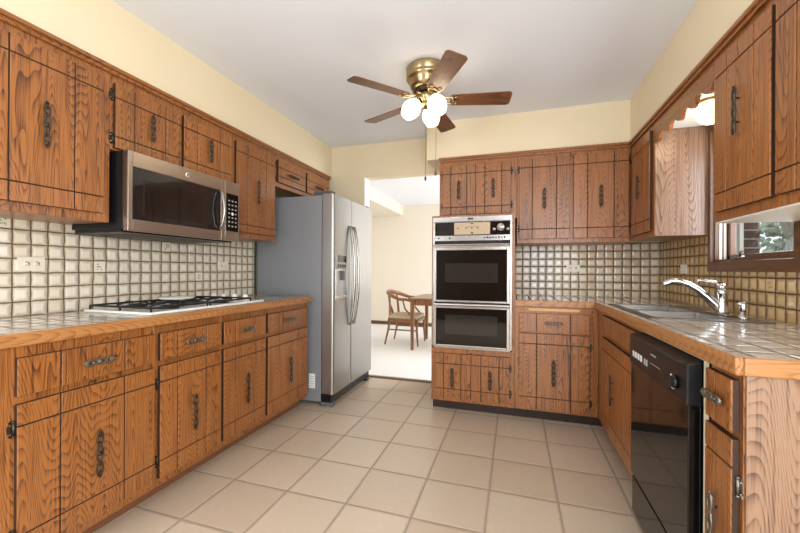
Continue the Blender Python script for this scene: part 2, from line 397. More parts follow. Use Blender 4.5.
m = MB(); a, b, c, d = WY0+.012, WY1-.012, WZ0+.012, WZ1-.012
m.box(XR+.06, XR+.09, a, a+.03, c, d, TRIMWZ, .003); m.box(XR+.06, XR+.09, b-.03, b, c, d, TRIMWZ, .003); m.box(XR+.06, XR+.09, a, b, c, c+.028, TRIMW, .003); m.box(XR+.06, XR+.09, a, b, d-.04, d, TRIMW, .003)
m.build('sash', wx)
m = MB(); m.box(XR+.073, XR+.077, a+.025, b-.025, c+.024, d-.03, GLASS); m.build('pane', wx)
m = MB()
m.box(XR+.02, XR+.032, b-.004, b+.002, c, d, WHITEP); m.box(XR+.042, XR+.054, b-.004, b+.002, c, d, WHITEP)
m.build('white_track', wx)
m = MB(); m.box(XR+.035, XR+.07, 2.50, 2.60, WZ0+.012, WZ0+.03, CHROME2, .006); m.tube([(XR+.05, 2.54, WZ0+.028), (XR+.035, 2.50, WZ0+.045), (XR+.02, 2.46, WZ0+.05)], .007, CHROME2)
m.build('crank_handle', wx)

# ------------------------------------------------------------------ cabinet hardware
def pull(parent, face, plane, u, z, L=.165, vert=True, mat=None):
    """openwork handle: two wavy rails with rosettes, standing on two posts"""
    mat = mat or BRONZE; m = MB(face, plane)
    def q(t, s, d): return (u+s, z+t, d) if vert else (u+t, z+s, d)
    h = L/2; so = .017
    for sg in (1, -1):
        pts = []
        for i in range(25):
            t = -h*.96+2*h*.96*i/24
            wv = .0045+.0065*abs(math.cos(math.pi*1.5*t/(h*.96)*1.0))
            pts.append(q(t, sg*wv, so))
        m.tube(pts, .0036, mat, 6)
    n = Vector(m.P((0, 0, 1)))-Vector(m.P((0, 0, 0)))
    for t, r in ((-h*.82, .0125), (0, .011), (h*.82, .0125), (-h*.42, .0065), (h*.42, .0065)):
        c = m.P(q(t, 0, so-.004)); m.lathe([(r*.9, 0), (r, .003), (r*.75, .007), (r*.5, .0055), (r*.3, .008), (0, .009)], c, n, mat, 10)
    for t in (-h*.5, h*.5): m.tube([q(t, 0, 0), q(t, 0, so)], .0036, mat, 6)
    for t in (-h, h): m.lathe([(0, 0), (.004, .002), (.005, .005), (0, .009)], m.P(q(t*.985, 0, so-.003)), n, mat, 8)
    return m.build('pull', parent)
def hinge(parent, face, plane, u, z, side, mat=None):
    """surface butterfly hinge on the stile; side = direction of the door (+1/-1)"""
    mat = mat or BRONZE; m = MB(face, plane)
    pts = [(0, -.026), (-.006, -.030), (-.012, -.026), (-.010, -.018), (-.016, -.010), (-.016, .010), (-.010, .018), (-.012, .026), (-.006, .030), (0, .026)]
    m.prism([(u+x*side, z+y) for x, y in pts], 0.0005, .0035, mat)
    m.tube([(u, z-.022, .006), (u, z+.022, .006)], .0048, mat, 8)
    for y in (-.025, .025): m.tube([(u, z+y-.003, .006), (u, z+y+.003, .006)], .0058, mat, 8)
    for y in (-.015, .015): m.tube([(u-.009*side, z+y, .003), (u-.009*side, z+y, .0055)], .003, CHROME2, 6)
    return m.build('hinge', parent)
def slab(name, parent, face, plane, u0, u1, z0, z1, gu=(.26, .74), gz=(.07, .075), mat=None):
    """door or drawer front: dark brown core, oak planks on top, V grooves between; gz = distances of the grooves from top and bottom"""
    mat = mat or WV; m = MB(face, plane); wdt = u1-u0; g = .0030; e = .0015
    m.box(u0, u1, z0, z1, .001, .0165, DARK)
    us = [u0]+[u0+wdt*f for f in gu]+[u1]
    zs = [z0]+([z0+gz[1]] if gz and gz[1] else [])+([z1-gz[0]] if gz and gz[0] else [])+[z1]
    for i in range(len(us)-1):
        for j in range(len(zs)-1):
            a = us[i]+(g if i else 0); b = us[i+1]-(g if i < len(us)-2 else 0)
            c = zs[j]+(g if j else 0); d = zs[j+1]-(g if j < len(zs)-2 else 0)
            m.box(a, b, c, d, .0155, .0205, mat, .0012, 1)
    return m.build(name, parent)
def front(name, parent, face, plane, u0, u1, z0, z1, pullL=.17, pv=True, pz=None, pu=None, hinges=None, hz=None, hm=None, pm=None, **kw):
    d = slab(name, parent, face, plane, u0, u1, z0, z1, **kw)
    if pullL: 
        sgn = plane+.0205 if face == 'L' else plane-.0205
        pull(d, face, sgn, (u0+u1)/2 if pu is None else pu, (z0+z1)/2 if pz is None else pz, pullL, pv, pm)
    if hinges:
        for hh in (hz or (z1-.085, z0+.085)):
            hinge(d, face, plane, u0-.004 if hinges < 0 else u1+.004, hh, 1 if hinges < 0 else -1, hm)
    return d
def carcass(parent, face, plane, u0, u1, z0, z1, depth, holes, mat=WV, name='cabinet_body'):
    """box body with a face frame; holes = list of (u0,u1,z0,z1) door openings shown as thin dark recess lines"""
    m = MB(face, plane); m.box(u0, u1, z0, z1, -depth, -.018, mat); 
    m.box(u0, u1, z0, z1, -.018, 0, mat, .0015, 1)
    return m.build(name, parent)
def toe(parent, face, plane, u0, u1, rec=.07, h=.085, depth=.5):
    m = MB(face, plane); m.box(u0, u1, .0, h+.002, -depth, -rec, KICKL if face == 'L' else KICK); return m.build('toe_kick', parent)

# ------------------------------------------------------------------ left base cabinets
FL = -1.645
GB = 'oak base cabinets along the left wall'
lb = [(.762, 1.311, .802, 1.304, 'wide oak base cabinet nearest the camera under the left counter', -1),
      (1.311, 1.723, 1.332, 1.713, 'oak base cabinet under the left half of the gas cooktop', -1),
      (1.723, 2.131, 1.735, 2.109, 'oak base cabinet under the cooktop knobs, third from the camera', 1),
      (2.131, 2.662, 2.136, 2.641, 'oak base cabinet at the refrigerator end of the left counter', 1)]
for u0, u1, a, b, lab, hs in lb:
    t = thing('base_cabinet', (XL, (u0+u1)/2, 0), lab, 'cabinet', GB)
    carcass(t, 'L', FL, u0, u1, .085, .868, .565, [])
    toe(t, 'L', FL, u0, u1, .085, .085, .47)
    front('drawer', t, 'L', FL, a, b, .696, .828, .115, False, gz=None, gu=(.25, .72), pm=PEWTER)
    front('door', t, 'L', FL, a, b, .128, .668, .19, True, gz=(.075, .085), gu=(.25, .72), hinges=hs, hz=(.585, .21), pz=.385)
# left counter
t = thing('countertop', (-1.93, 1.7, .868), 'glazed tile countertop with oak edge along the left wall', 'countertop')
m = MB(); m.world = True
m.box(XL+.001, -1.63, .745, 2.675, .869, .914, CT); m.build('tile_top', t)
m = MB(); m.box(-1.632, -1.612, .725, 2.68, .870, .9165, EY, .005, 3); m.build('front_edge', t)
m = MB(); m.box(XL+.001, -1.632, .725, .745, .870, .9165, EX, .005, 3); m.build('end_edge', t)
m = MB(); m.box(XL+.001, -1.632, 2.672, 2.690, .870, .9165, EX, .005, 3); m.build('end_edge', t)

# cooktop
t = thing('cooktop', (-1.89, 1.7, .915), 'white four burner gas cooktop with black grates in the left counter', 'cooktop')
m = MB(); m.box(-2.13, -1.668, 1.31, 2.145, .9145, .928, WHITE, .005, 3); m.build('cooktop_body', t)
for bx, by in ((-1.78, 1.50), (-2.01, 1.50), (-1.78, 1.86), (-2.01, 1.86)):
    m = MB(); m.lathe([(.055, 0), (.055, .004), (.035, .006), (.035, .014), (.026, .018), (0, .018)], (bx, by, .928), (0, 0, 1), IRON, 20); m.build('burner', t)
for by in (1.50, 1.86):
    m = MB(); zt = .955
    x0, x1, y0, y1 = -2.11, -1.685, by-.170, by+.170
    loop = [(x0, y0, zt-.008), (x1, y0, zt-.008), (x1, y1, zt-.008), (x0, y1, zt-.008), (x0, y0, zt-.008)]
    for i in range(4): m.tube([loop[i], loop[i+1]], .0055, IRON, 6)
    m.tube([(-1.895, y0, zt-.008), (-1.895, y1, zt-.008)], .0055, IRON, 6)
    for bx in (-1.78, -2.01):
        for k in range(4):
            an = math.pi/2*k; dx, dy = math.cos(an), math.sin(an); L1 = .105 if dx else .170
            m.tube([(bx+dx*.022, by+dy*.022, zt), (bx+dx*.07, by+dy*.07, zt), (bx+dx*L1, by+dy*L1, zt-.010)], .005, IRON, 6)
    for x in (x0, x1, -1.895):
        for y in (y0, y1): m.tube([(x, y, zt-.008), (x, y, .928)], .0055, IRON, 6)
    m.build('grate', t)
for kx in (-2.055, -1.970, -1.875, -1.785):
    m = MB(); m.lathe([(.022, 0), (.023, .005), (.019, .009), (.018, .030), (.015, .034), (0, .035)], (kx, 2.095, .928), (0, 0, 1), WHITE, 18); m.box(kx-.003, kx+.003, 2.080, 2.110, .960, .967, WHITE); m.build('knob', t)
m = MB(); m.lathe([(.0, 0), (.085, .0), (.092, .006), (.10, .012), (.10, .014), (.088, .010), (.0, .006)], (-1.94, 1.69, .959), (0, 0, 1), WHITE, 28)
tag(m.build('burner_cover'), 'round white enamel burner cover lying on the rear of the cooktop grate', 'burner cover')

# ------------------------------------------------------------------ left upper cabinets
FU = -1.905
GU = 'oak wall cabinets along the left wall'
t = thing('wall_cabinet', (XL, 1.0, 1.365), 'oak wall cabinet nearest the camera on the left wall', 'cabinet', GU)
carcass(t, 'L', FU, .72, 1.283, 1.365, 2.132, .305, [])
front('door', t, 'L', FU, .778, 1.245, 1.405, 2.062, .19, True, gz=(.072, .078), pz=1.74)
t = thing('wall_cabinet', (XL, 1.68, 1.722), 'short oak wall cabinet with two doors above the microwave', 'cabinet', GU)
carcass(t, 'L', FU, 1.285, 2.098, 1.728, 2.132, .305, [])
front('door', t, 'L', FU, 1.298, 1.666, 1.738, 2.058, .145, True, gz=(.072, .055), hinges=-1, hz=(2.0, 1.785))
front('door', t, 'L', FU, 1.69, 2.068, 1.738, 2.058, .145, True, gz=(.072, .055))
t = thing('wall_cabinet', (XL, 2.33, 1.365), 'tall oak wall cabinet between microwave and refrigerator', 'cabinet', GU)
carcass(t, 'L', FU, 2.10, 2.578, 1.372, 2.132, .305, [])
front('door', t, 'L', FU, 2.12, 2.556, 1.412, 2.056, .18, True, gz=(.072, .055), pz=1.73)
t = thing('wall_cabinet', (XL, 3.03, 1.83), 'low oak wall cabinet with two flap doors above the refrigerator', 'cabinet', GU)
carcass(t, 'L', FU, 2.58, 3.49, 1.835, 2.132, .305, [])
for a, b in ((2.602, 3.013), (3.042, 3.462)):
    front('door', t, 'L', FU, a, b, 1.872, 2.058, .16, False, gz=(.062, .05), gu=(), hinges=-1 if a < 3 else None, hz=(2.02, 1.905), pz=1.955)

# microwave
t = thing('microwave', (-2.0, 1.685, 1.325), 'stainless over-the-range microwave with dark glass door above the cooktop', 'microwave')
m = MB(); m.box(XL+.01, -1.84, 1.300, 2.060, 1.338, 1.722, BLACK, .003); m.build('case', t)
m = MB(); m.box(XL+.02, -1.86, 1.31, 2.05, 1.322, 1.339, BLACK); 
for k in range(6): m.box(-2.15+.04*k, -2.13+.04*k, 1.4, 1.95, 1.319, 1.323, plain('vent_filter', '#6B6B6B', .4, .8) if k == 0 else m.mats[-1])
m.build('vent_underside', t)
m = MB('L', -1.84)
# stainless door frame with rectangular opening
y0, y1, z0, z1 = 1.302, 1.925, 1.328, 1.722; gy0, gy1, gz0, gz1 = 1.325, 1.895, 1.385, 1.645
m.box(y0, gy0, z0, z1, 0, .035, STEELH, .003); m.box(gy1, y1, z0, z1, 0, .035, STEELH, .003); m.box(gy0, gy1, gz1, z1, 0, .035, STEELH, .003); m.box(gy0, gy1, z0, gz0, 0, .035, STEELH, .003)
d = m.build('door', t)
m = MB('L', -1.84); m.box(gy0, gy1, gz0, gz1, .004, .031, MWG, .001); m.build('door_glass', d)
m = MB('L', -1.84); m.box(1.385, 1.76, 1.415, 1.595, .030, .0325, MWG2, .001); m.build('mesh_window', d)
m = MB('L', -1.84); pts = [(1.885, 1.395, .03)]+[(1.885, 1.395+.25*i/10, .045+.028*math.sin(math.pi*i/10)) for i in range(1, 10)]+[(1.885, 1.645, .03)]
m.tube(pts, .011, CHROME2, 10, .7); m.build('handle', d)
m = MB('L', -1.84); m.lathe([(.0, 0), (.013, 0), (.013, .002), (.011, .003), (0, .003)], m.P((1.64, 1.682, .035)), (1, 0, 0), WHITE, 18)
m.lathe([(.0095, .003), (.0095, .0037), (.007, .0037)], m.P((1.64, 1.682, .035)), (1, 0, 0), STEELH, 18)
o = m.build('badge', d); o['label'] = 'small round white badge'
m = MB('L', -1.84); m.box(1.928, 2.058, 1.328, 1.722, 0, .035, STEELH, .003); p = m.build('control_panel', t)
m = MB('L', -1.84); m.box(1.938, 2.045, 1.392, 1.640, .034, .0365, BLACKG, .001); m.build('keypad', p)
m = MB('L', -1.84)
for r in range(8):
    for c in range(3):
        if r == 0: continue
        y = 1.955+.030*c; z = 1.622-.028*r
        m.box(y, y+.013, z-.005, z+.004, .0365, .0372, GREYT)
m.lathe([(.010, 0), (.010, .001)], m.P((1.992, 1.508, .0365)), (1, 0, 0), LABELW, 14)
m.build('key_marking', p)

# left wall outlets and printed tiles
def outlet(face, plane, u, z, wdt, hgt, lab, horizontal=True, group=None):
    t = thing('electrical_outlet', {'L': (plane, u, z-hgt/2), 'R': (plane, u, z-hgt/2), 'B': (u, plane, z-hgt/2)}[face], lab, 'outlet', group)
    m = MB(face, plane); m.box(u-wdt/2, u+wdt/2, z-hgt/2, z+hgt/2, 0, .005, IVORY, .002); m.build('cover_plate', t)
    for k in (-1, 1):
        cu, cz = (u+k*wdt*.18, z) if horizontal else (u, z+k*hgt*.2)
        m = MB(face, plane); n = Vector(m.P((0, 0, 1)))-Vector(m.P((0, 0, 0)))
        m.lathe([(.013, 0), (.013, .0015), (0, .0015)], m.P((cu, cz, .005)), n, IVORY, 16)
        if horizontal:
            for s in (-1, 1): m.box(cu-.007, cu-.001, cz+s*.006-.0012, cz+s*.006+.0012, .0065, .0072, BLACK)
            m.box(cu+.005, cu+.009, cz-.002, cz+.002, .0065, .0072, BLACK)
        else:
            for s in (-1, 1): m.box(cu+s*.006-.0012, cu+s*.006+.0012, cz-.001, cz+.007, .0065, .0072, BLACK)
            m.box(cu-.002, cu+.002, cz-.009, cz-.005, .0065, .0072, BLACK)
        m.build('receptacle', t)
LW = XL+.0085
outlet('L', LW, 1.135, 1.160, .105, .066, 'ivory double outlet on the left backsplash nearest the camera')
outlet('L', LW, 2.335, 1.164, .105, .066, 'ivory double outlet on the left backsplash behind the cooktop knobs')
outlet('B', YB-.0085, .495, 1.165, .110, .060, 'ivory double outlet on the back wall backsplash')
m0 = thing('light_switch', (XR-.0085, 3.09, 1.13), 'beige switch plate on the right backsplash beside the corner', 'switch')
m = MB('R', XR-.0085); m.box(3.04, 3.14, 1.125, 1.19, 0, .005, IVORY, .002); m.build('cover_plate', m0)
m = MB('R', XR-.0085); m.box(3.083, 3.097, 1.146, 1.168, .005, .010, IVORY, .002); m.build('toggle', m0)
WARMLIT = plain('warm_lit_glaze', '#CDAE78', .2, coat=.4)  # matches the warm light painted into the right tiles
def printed(face, plane, u, z, lab, mats, seed):
    random.seed(seed); t = thing('printed_tile', {'L': (plane, u, z-.03), 'R': (plane, u, z-.03)}[face], lab, 'decorative tile', 'printed accent tiles in the backsplash')
    m = MB(face, plane); m.box(u-.029, u+.029, z-.029, z+.029, 0, .003, IVORY if face == 'L' else WARMLIT, .0015); m.build('tile_body', t)
    m = MB(face, plane)
    for k in range(9):
        cu = u+random.uniform(-.015, .015); cz = z+random.uniform(-.016, .016); an = random.uniform(0, 3.1); L = random.uniform(.005, .010); ww = .0022
        ca, sa = math.cos(an), math.sin(an)
        m.prism([(cu+ca*L, cz+sa*L), (cu-sa*ww, cz+ca*ww), (cu-ca*L, cz-sa*L), (cu+sa*ww, cz-ca*ww)], .003, .0034, mats[k % len(mats)])
    m.build('painted_motif', t)
printed('L', LW, 1.437, 1.150, 'small off-white tile with a dark sketch on the left backsplash', [SKETCH], 1)
printed('L', LW, 1.846, 1.285, 'off-white tile with a sketch just under the microwave', [SKETCH], 2)
printed('L', LW, 2.107, 1.085, 'off-white tile with a sketch low behind the cooktop', [SKETCH, RED], 3)
printed('L', LW, 1.030, 1.352, 'tile painted with green leaves under the nearest left wall cabinet', [GREEN], 4)
printed('R', XR-.0085, 2.168, 1.078, 'tile tinted for warm light, with a round brown sketch under the sink window', [RED, SKETCH], 5)

# ------------------------------------------------------------------ refrigerator
t = thing('refrigerator', (-1.8, 3.13, 0), 'stainless side-by-side refrigerator with ice dispenser and bowed handles', 'refrigerator')
FX = -1.425
m = MB(); m.box(-2.19, -1.545, 2.718, 3.555, .03, 1.765, FSIDE, .004); m.build('cabinet_body', t)
m = MB(); m.box(-1.545, -1.53, 2.73, 3.545, .10, 1.75, BLACK); m.build('door_gasket', t)
def fdoor(y0, y1, hy):
    m = MB(); n = 6; r = .035
    def arc(cx, cy, a0, a1): return [(cx+r*math.cos(a0+(a1-a0)*i/n), cy+r*math.sin(a0+(a1-a0)*i/n)) for i in range(n+1)]
    pts = [(-1.53, y0)]+arc(FX-r, y0+r, -math.pi/2, 0)+arc(FX-r, y1-r, 0, math.pi/2)+[(-1.53, y1)] if False else None
    # gently crowned front
    pts = [(-1.53, y0), (FX-.022, y0)]+[(FX-.022+.022*math.sin(math.pi/2*i/4), y0+.018-.018*math.cos(math.pi/2*i/4)) for i in range(1, 5)]
    pts += [(FX-.018+.018*math.cos(math.pi/2*i/4), y1-.016+.016*math.sin(math.pi/2*i/4)) for i in range(0, 4)]+[(FX-.018, y1), (-1.53, y1)]
    m.prism(pts, .105, 1.772, STEEL, .003)
    d = m.build('door', t)
    for f in d.data.polygons: f.use_smooth = False
    m = MB(); hp = []
    for i in range(13):
        s = i/12; z = .65+.88*s; hp.append((FX+.012+.046*math.sin(math.pi*s)**.75, hy+.0*s, z))
    m.tube([(FX-.002, hy, .655)]+hp+[(FX-.002, hy, 1.525)], .0165, CHROME2, 12, .75); m.build('handle', d)
    return d
df = fdoor(2.705, 3.033, 3.00); dr = fdoor(3.041, 3.552, 3.085)
m = MB('L', FX); m.box(2.715+.02, 2.955, .885, 1.145, -.001, .004, CHROME2, .002); m.box(2.745, 2.94, 1.145, 1.275, -.001, .004, STEEL, .001); p = m.build('dispenser', df)
m = MB('L', FX); m.box(2.75, 2.935, .905, 1.135, .0035, .0048, plain('dispenser_recess', '#A9ABAE', .3, .6)); m.box(2.76, 2.925, .905, .92, .004, .022, CHROME2, .002); m.build('dispenser_recess', p)
m = MB('L', FX); m.box(2.775, 2.93, 1.205, 1.262, .0035, .006, BLACKG); m.build('dispenser_display', p)
m = MB('L', FX)
for k in range(4): m.box(2.77+.042*k, 2.795+.042*k, 1.158, 1.185, .0035, .006, BLACK, .002)
m.box(2.82, 2.87, 1.05, 1.13, .004, .02, plain('dispenser_paddle', '#4A4C50', .4)); m.build('dispenser_button', p)
m = MB(); m.box(-1.56, -1.45, 2.72, 3.54, .03, .098, BLACK, .004); m.build('base_grille', t)
for y in (2.74, 3.5):
    m = MB(); m.box(-1.55, -1.44, y-.03, y+.03, .0, .034, plain('foot_grey', '#5C5E62', .5) if y < 3 else m.mats[0] if m.mats else BLACK, .008); m.build('foot', t)
for y in (2.75, 3.50):
    m = MB(); m.box(-1.62, -1.45, y-.035, y+.035, 1.765, 1.795, plain('hinge_cover_grey', '#4A4C50', .5), .006); m.build('hinge_cover', t)
m = MB('B', 2.718); m.box(-1.658, -1.600, .14, .262, 0, .0008, LABELW); 
for k in range(5): m.box(-1.65, -1.608, .155+.02*k, .160+.02*k, .0008, .001, GREYT)
o = m.build('sticker', t); o['label'] = 'small white specification sticker'

# ------------------------------------------------------------------ oven cabinet and oven
FB = 2.935
t = thing('oven_cabinet', (-.325, 3.25, 0), 'tall oak cabinet housing the double wall oven beside the doorway', 'cabinet')
m = MB()
m.box(-.649, -.630, FB, YB-.003, .085, 1.583, WV); m.box(-.018, 0, FB, YB-.003, .085, 1.583, WV); m.box(-.63, -.018, FB, YB-.003, .085, .514, WV); m.box(-.63, -.018, FB, YB-.003, 1.570, 1.583, WV)
m.box(-.63, -.018, 3.5, YB-.003, .514, 1.57, WV); m.build('cabinet_body', t)
toe(t, 'B', FB, -.649, 0, .07, .085, .5)
for a, b, hs in ((-.620, -.329, -1), (-.325, -.036, 1)):
    front('door', t, 'B', FB, a, b, .112, .472, .15, True, gz=(.082, .078), hinges=None if hs < 0 else hs, hz=(.385, .19), pz=.285)
m = MB('B', FB); m.box(-.335, -.32, .474, .484, .0, .006, DARK); m.build('latch', t)
t = thing('double_oven', (-.33, 2.93, .516), 'chrome and black double wall oven built into the tall oak cabinet', 'oven')
m = MB(); m.box(-.628, -.020, FB+.002, 3.45, .52, 1.565, IRON); m.build('oven_body', t)
m = MB('B', FB)
m.box(-.640, -.622, .514, 1.568, .0, .016, CHROME2, .003); m.box(-.036, -.018, .514, 1.568, .0, .016, CHROME2, .003); m.box(-.640, -.018, 1.528, 1.568, .0, .02, CHROME2, .003); m.box(-.64, -.018, .514, .53, 0, .016, CHROME2, .003)
m.build('chrome_frame', t)
m = MB('B', FB); m.box(-.622, -.036, 1.375, 1.528, .0, .014, CHROME2, .002); m.box(-.62, -.038, 1.418, 1.524, .012, .016, BLACKG); p = m.build('control_panel', t)
m = MB('B', FB); m.box(-.465, -.185, 1.424, 1.520, .016, .018, BEIGE, .001); m.build('beige_panel', p)
m = MB('B', FB); m.box(-.606, -.472, 1.426, 1.516, .016, .019, MWG2, .001); m.build('clock_display', p)
m = MB('B', FB); m.box(-.168, -.045, 1.424, 1.520, .016, .018, BLACKG, .001); m.build('dial_backplate', p)
for x, z, r in ((-.106, 1.476, .030), (-.155, 1.462, .012), (-.052, 1.462, .012)):
    m = MB('B', FB); m.lathe([(r, 0), (r, .006), (r*.85, .010), (r*.8, .012), (r*.35, .012), (r*.3, .018), (0, .018)], m.P((x, z, .018)), (0, -1, 0), DIAL, 20); m.build('dial', p)
m = MB('B', FB)
for x in (-.435, -.37, -.325, -.28): m.lathe([(.005, 0), (.005, .004), (0, .004)], m.P((x, 1.475, .018)), (0, -1, 0), BLACK, 10)
for x in (-.36, -.325, -.29): 
    for s in (-1, 1): m.hexa([(x+s*.004, 1.478, .018), (x+s*.014, 1.486, .018), (x+s*.013, 1.489, .018), (x+s*.003, 1.481, .018), (x+s*.004, 1.478, .0188), (x+s*.014, 1.486, .0188), (x+s*.013, 1.489, .0188), (x+s*.003, 1.481, .0188)], BRONZE)
m.box(-.336, -.312, 1.507, 1.514, .018, .0192, BLACK); m.box(-.332, -.316, 1.430, 1.442, .018, .0192, BLACK); m.build('panel_marking', p)
m = MB('B', FB)
for x in (-.59, -.50): m.lathe([(.006, 0), (.006, .008), (0, .008)], m.P((x, 1.398, .014)), (0, -1, 0), BLACK, 10)
for k in range(8): m.box(-.235+.022*k, -.222+.022*k, 1.392, 1.402+.004*(k % 2), .014, .021, BLACK, .002)
m.build('lower_button', p)
m = MB('B', FB); m.box(-.357, -.313, 1.541, 1.556, .02, .0215, plain('badge_dark', '#4A4642', .3, .6), .0005); m.build('badge', t)
def odoor(z0, z1, g0, g1, wz0, wz1):
    m = MB('B', FB); m.box(-.628, -.606, z0, z1, .002, .034, CHROME2, .003); m.box(-.058, -.034, z0, z1, .002, .034, CHROME2, .003)
    m.box(-.606, -.058, g1, z1, .002, .034, CHROME2, .003); m.box(-.606, -.058, z0, g0, .002, .034, CHROME2, .003); d = m.build('oven_door', t)
    m = MB('B', FB); m.box(-.606, -.058, g0, g1, .004, .030, GLASSB); m.build('door_glass', d)
    m = MB('B', FB); m.box(-.535, -.125, wz0, wz1, .0295, .0312, GLASSW, .0006); m.build('inner_window', d)
    m = MB('B', FB); m.box(-.628, -.034, z1-.026, z1-.002, .034, .056, CHROME, .006, 3); m.build('handle', d)
odoor(.886, 1.350, .902, 1.300, 1.045, 1.195); odoor(.530, .876, .546, .838, .63, .785)
# upper cabinet over the oven
FBU = 3.20+.02
t = thing('wall_cabinet', (-.32, 3.4, 1.585), 'oak wall cabinet with two doors above the double oven', 'cabinet', 'oak wall cabinets along the back wall')
carcass(t, 'B', FBU, -.645, .013, 1.585, 2.132, .35, [])
for a, b, hs in ((-.617, -.328, -1), (-.324, -.034, 1)):
    front('door', t, 'B', FBU, a, b, 1.628, 2.060, .155, True, gz=(.075, .065), hinges=hs, hz=(1.985, 1.70), pz=1.84)
t = thing('wall_cabinet', (.43, 3.4, 1.368), 'wide oak wall cabinet with two tall doors beside the kitchen corner', 'cabinet', 'oak wall cabinets along the back wall')
carcass(t, 'B', FBU, .015, .853, 1.368, 2.132, .35, [])
for a, b, hs in ((.034, .420, -1), (.446, .834, 1)):
    front('door', t, 'B', FBU, a, b, 1.404, 2.065, .165, True, gz=(.072, .080), hinges=hs, hz=(1.985, 1.49), pz=1.73)

# back base cabinet
t = thing('base_cabinet', (.29, 3.25, 0), 'oak base cabinet with pull-out board beside the oven cabinet', 'cabinet')
carcass(t, 'B', FB, .002, .578, .085, .868, .60, [])
toe(t, 'B', FB, .002, .62, .07, .085, .5)
front('drawer', t, 'B', FB, .033, .514, .681, .820, .115, False, gz=None, pm=PEWTER)
front('door', t, 'B', FB, .033, .518, .100, .668, .19, True, gz=(.076, .092), hinges=1, hz=(.585, .175), pz=.385)
m = MB('B', FB); m.box(.100, .452, .838, .858, -.02, .010, plain('maple_board', '#D0A06A', .45), .002); m.build('cutting_board', t)

# ------------------------------------------------------------------ right run
FR = .578
t = thing('sink_cabinet', (.87, 2.4, 0), 'oak sink base cabinet between the corner and the dishwasher', 'cabinet')
m = MB('R', FR); m.box(1.990, FB-.002, .085, .868, -.018, 0, WV, .0015, 1); m.box(1.990, 2.008, .085, .868, -.575, -.018, WV); m.box(2.915, FB-.002, .085, .868, -.575, -.018, WV); m.box(2.008, 2.915, .085, .103, -.575, -.018, WV); m.build('cabinet_body', t)
toe(t, 'R', FR, 1.990, FB+.05, .075, .085, .45)
slab('false_front', t, 'R', FR, 2.02, 2.745, .735, .845, gu=(.2, .4, .6, .8), gz=None)
front('door', t, 'R', FR, 2.02, 2.745, .118, .700, .18, True, gz=(.075, .085), hinges=None, pz=.43, pu=2.44)
t = thing('base_cabinet', (.87, 1.26, 0), 'narrow oak base cabinet at the near end of the sink counter', 'cabinet')
m = MB(); m.box(FR+.0, XR-.002, 1.192, 1.358, .0, .868, WV, .0015, 1); m.build('cabinet_body', t)
m = MB(); m.box(FR+.004, XR-.002, 1.186, 1.192, .0, .866, GLARE); o = m.build('end_panel', t); o['label'] = 'oak end panel with daylight glare put into its colour'
front('drawer', t, 'R', FR, 1.207, 1.345, .706, .848, .10, False, gz=None, gu=(.6,), pm=PEWTER, pz=.78)
front('door', t, 'R', FR, 1.207, 1.345, .100, .688, .17, True, gz=(.076, .085), gu=(), hinges=-1, hz=(.565, .20), hm=PEWTER, pm=PEWTER, pz=.42)
# dishwasher
t = thing('dishwasher', (.86, 1.68, 0), 'glossy black built-in dishwasher under the sink counter', 'dishwasher')
m = MB(); m.box(.575, 1.12, 1.376, 1.978, .10, .852, IRON); m.build('tub', t)
m = MB('R', .565); m.box(1.364, 1.370, .02, .867, -.01, .001, plain('filler_strip_cream', '#D8CBB0', .5)); m.box(1.370, 1.984, .862, .867, -.01, .001, m.mats[0]); o = m.build('trim_strip', t); o['label'] = 'thin cream strip around the dishwasher'
m = MB('R', .567); m.box(1.380, 1.974, .200, .715, .0, .040, BLACKG, .003); d = m.build('door', t)
m = MB('R', .567); 
zc = .712
m.hexa([(1.378, zc, 0), (1.976, zc, 0), (1.976, .858, 0), (1.378, .858, 0), (1.378, zc, .046), (1.976, zc, .046), (1.976, .846, .046), (1.378, .846, .046)], BLACK, .006, 3)
cp = m.build('control_panel', d)
m = MB('R', .567); 
for k in range(7): m.box(1.80+.018*k, 1.812+.018*k, .752, .778, .046, .049, GREYT if k % 2 else LABELW, .001)
m.build('push_button', cp)
m = MB('R', .567); m.box(1.60, 1.70, .772, .774, .046, .0468, GREYT); m.box(1.735, 1.745, .75, .775, .046, .049, GREYT); m.box(1.76, 1.768, .75, .775, .046, .049, GREYT); m.box(1.47, 1.51, .738, .741, .046, .0468, LABELW); m.box(1.49, 1.50, .775, .785, .046, .0468, LABELW)
for k in range(5): m.box(1.64+.012*k, 1.648+.012*k, .805, .811, .0455, .0464, GREYT)
m.build('panel_marking', cp)
m = MB('R', .567); m.lathe([(.022, 0), (.022, .010), (.018, .014), (0, .014)], m.P((1.455, .768, .046)), (-1, 0, 0), BLACK, 20); m.box(1.451, 1.459, .75, .786, .058, .064, BLACK, .001); m.build('cycle_dial', cp)
m = MB('R', .567); m.box(1.380, 1.974, .02, .182, .0, .034, BLACKG, .003); m.build('kick_panel', t)

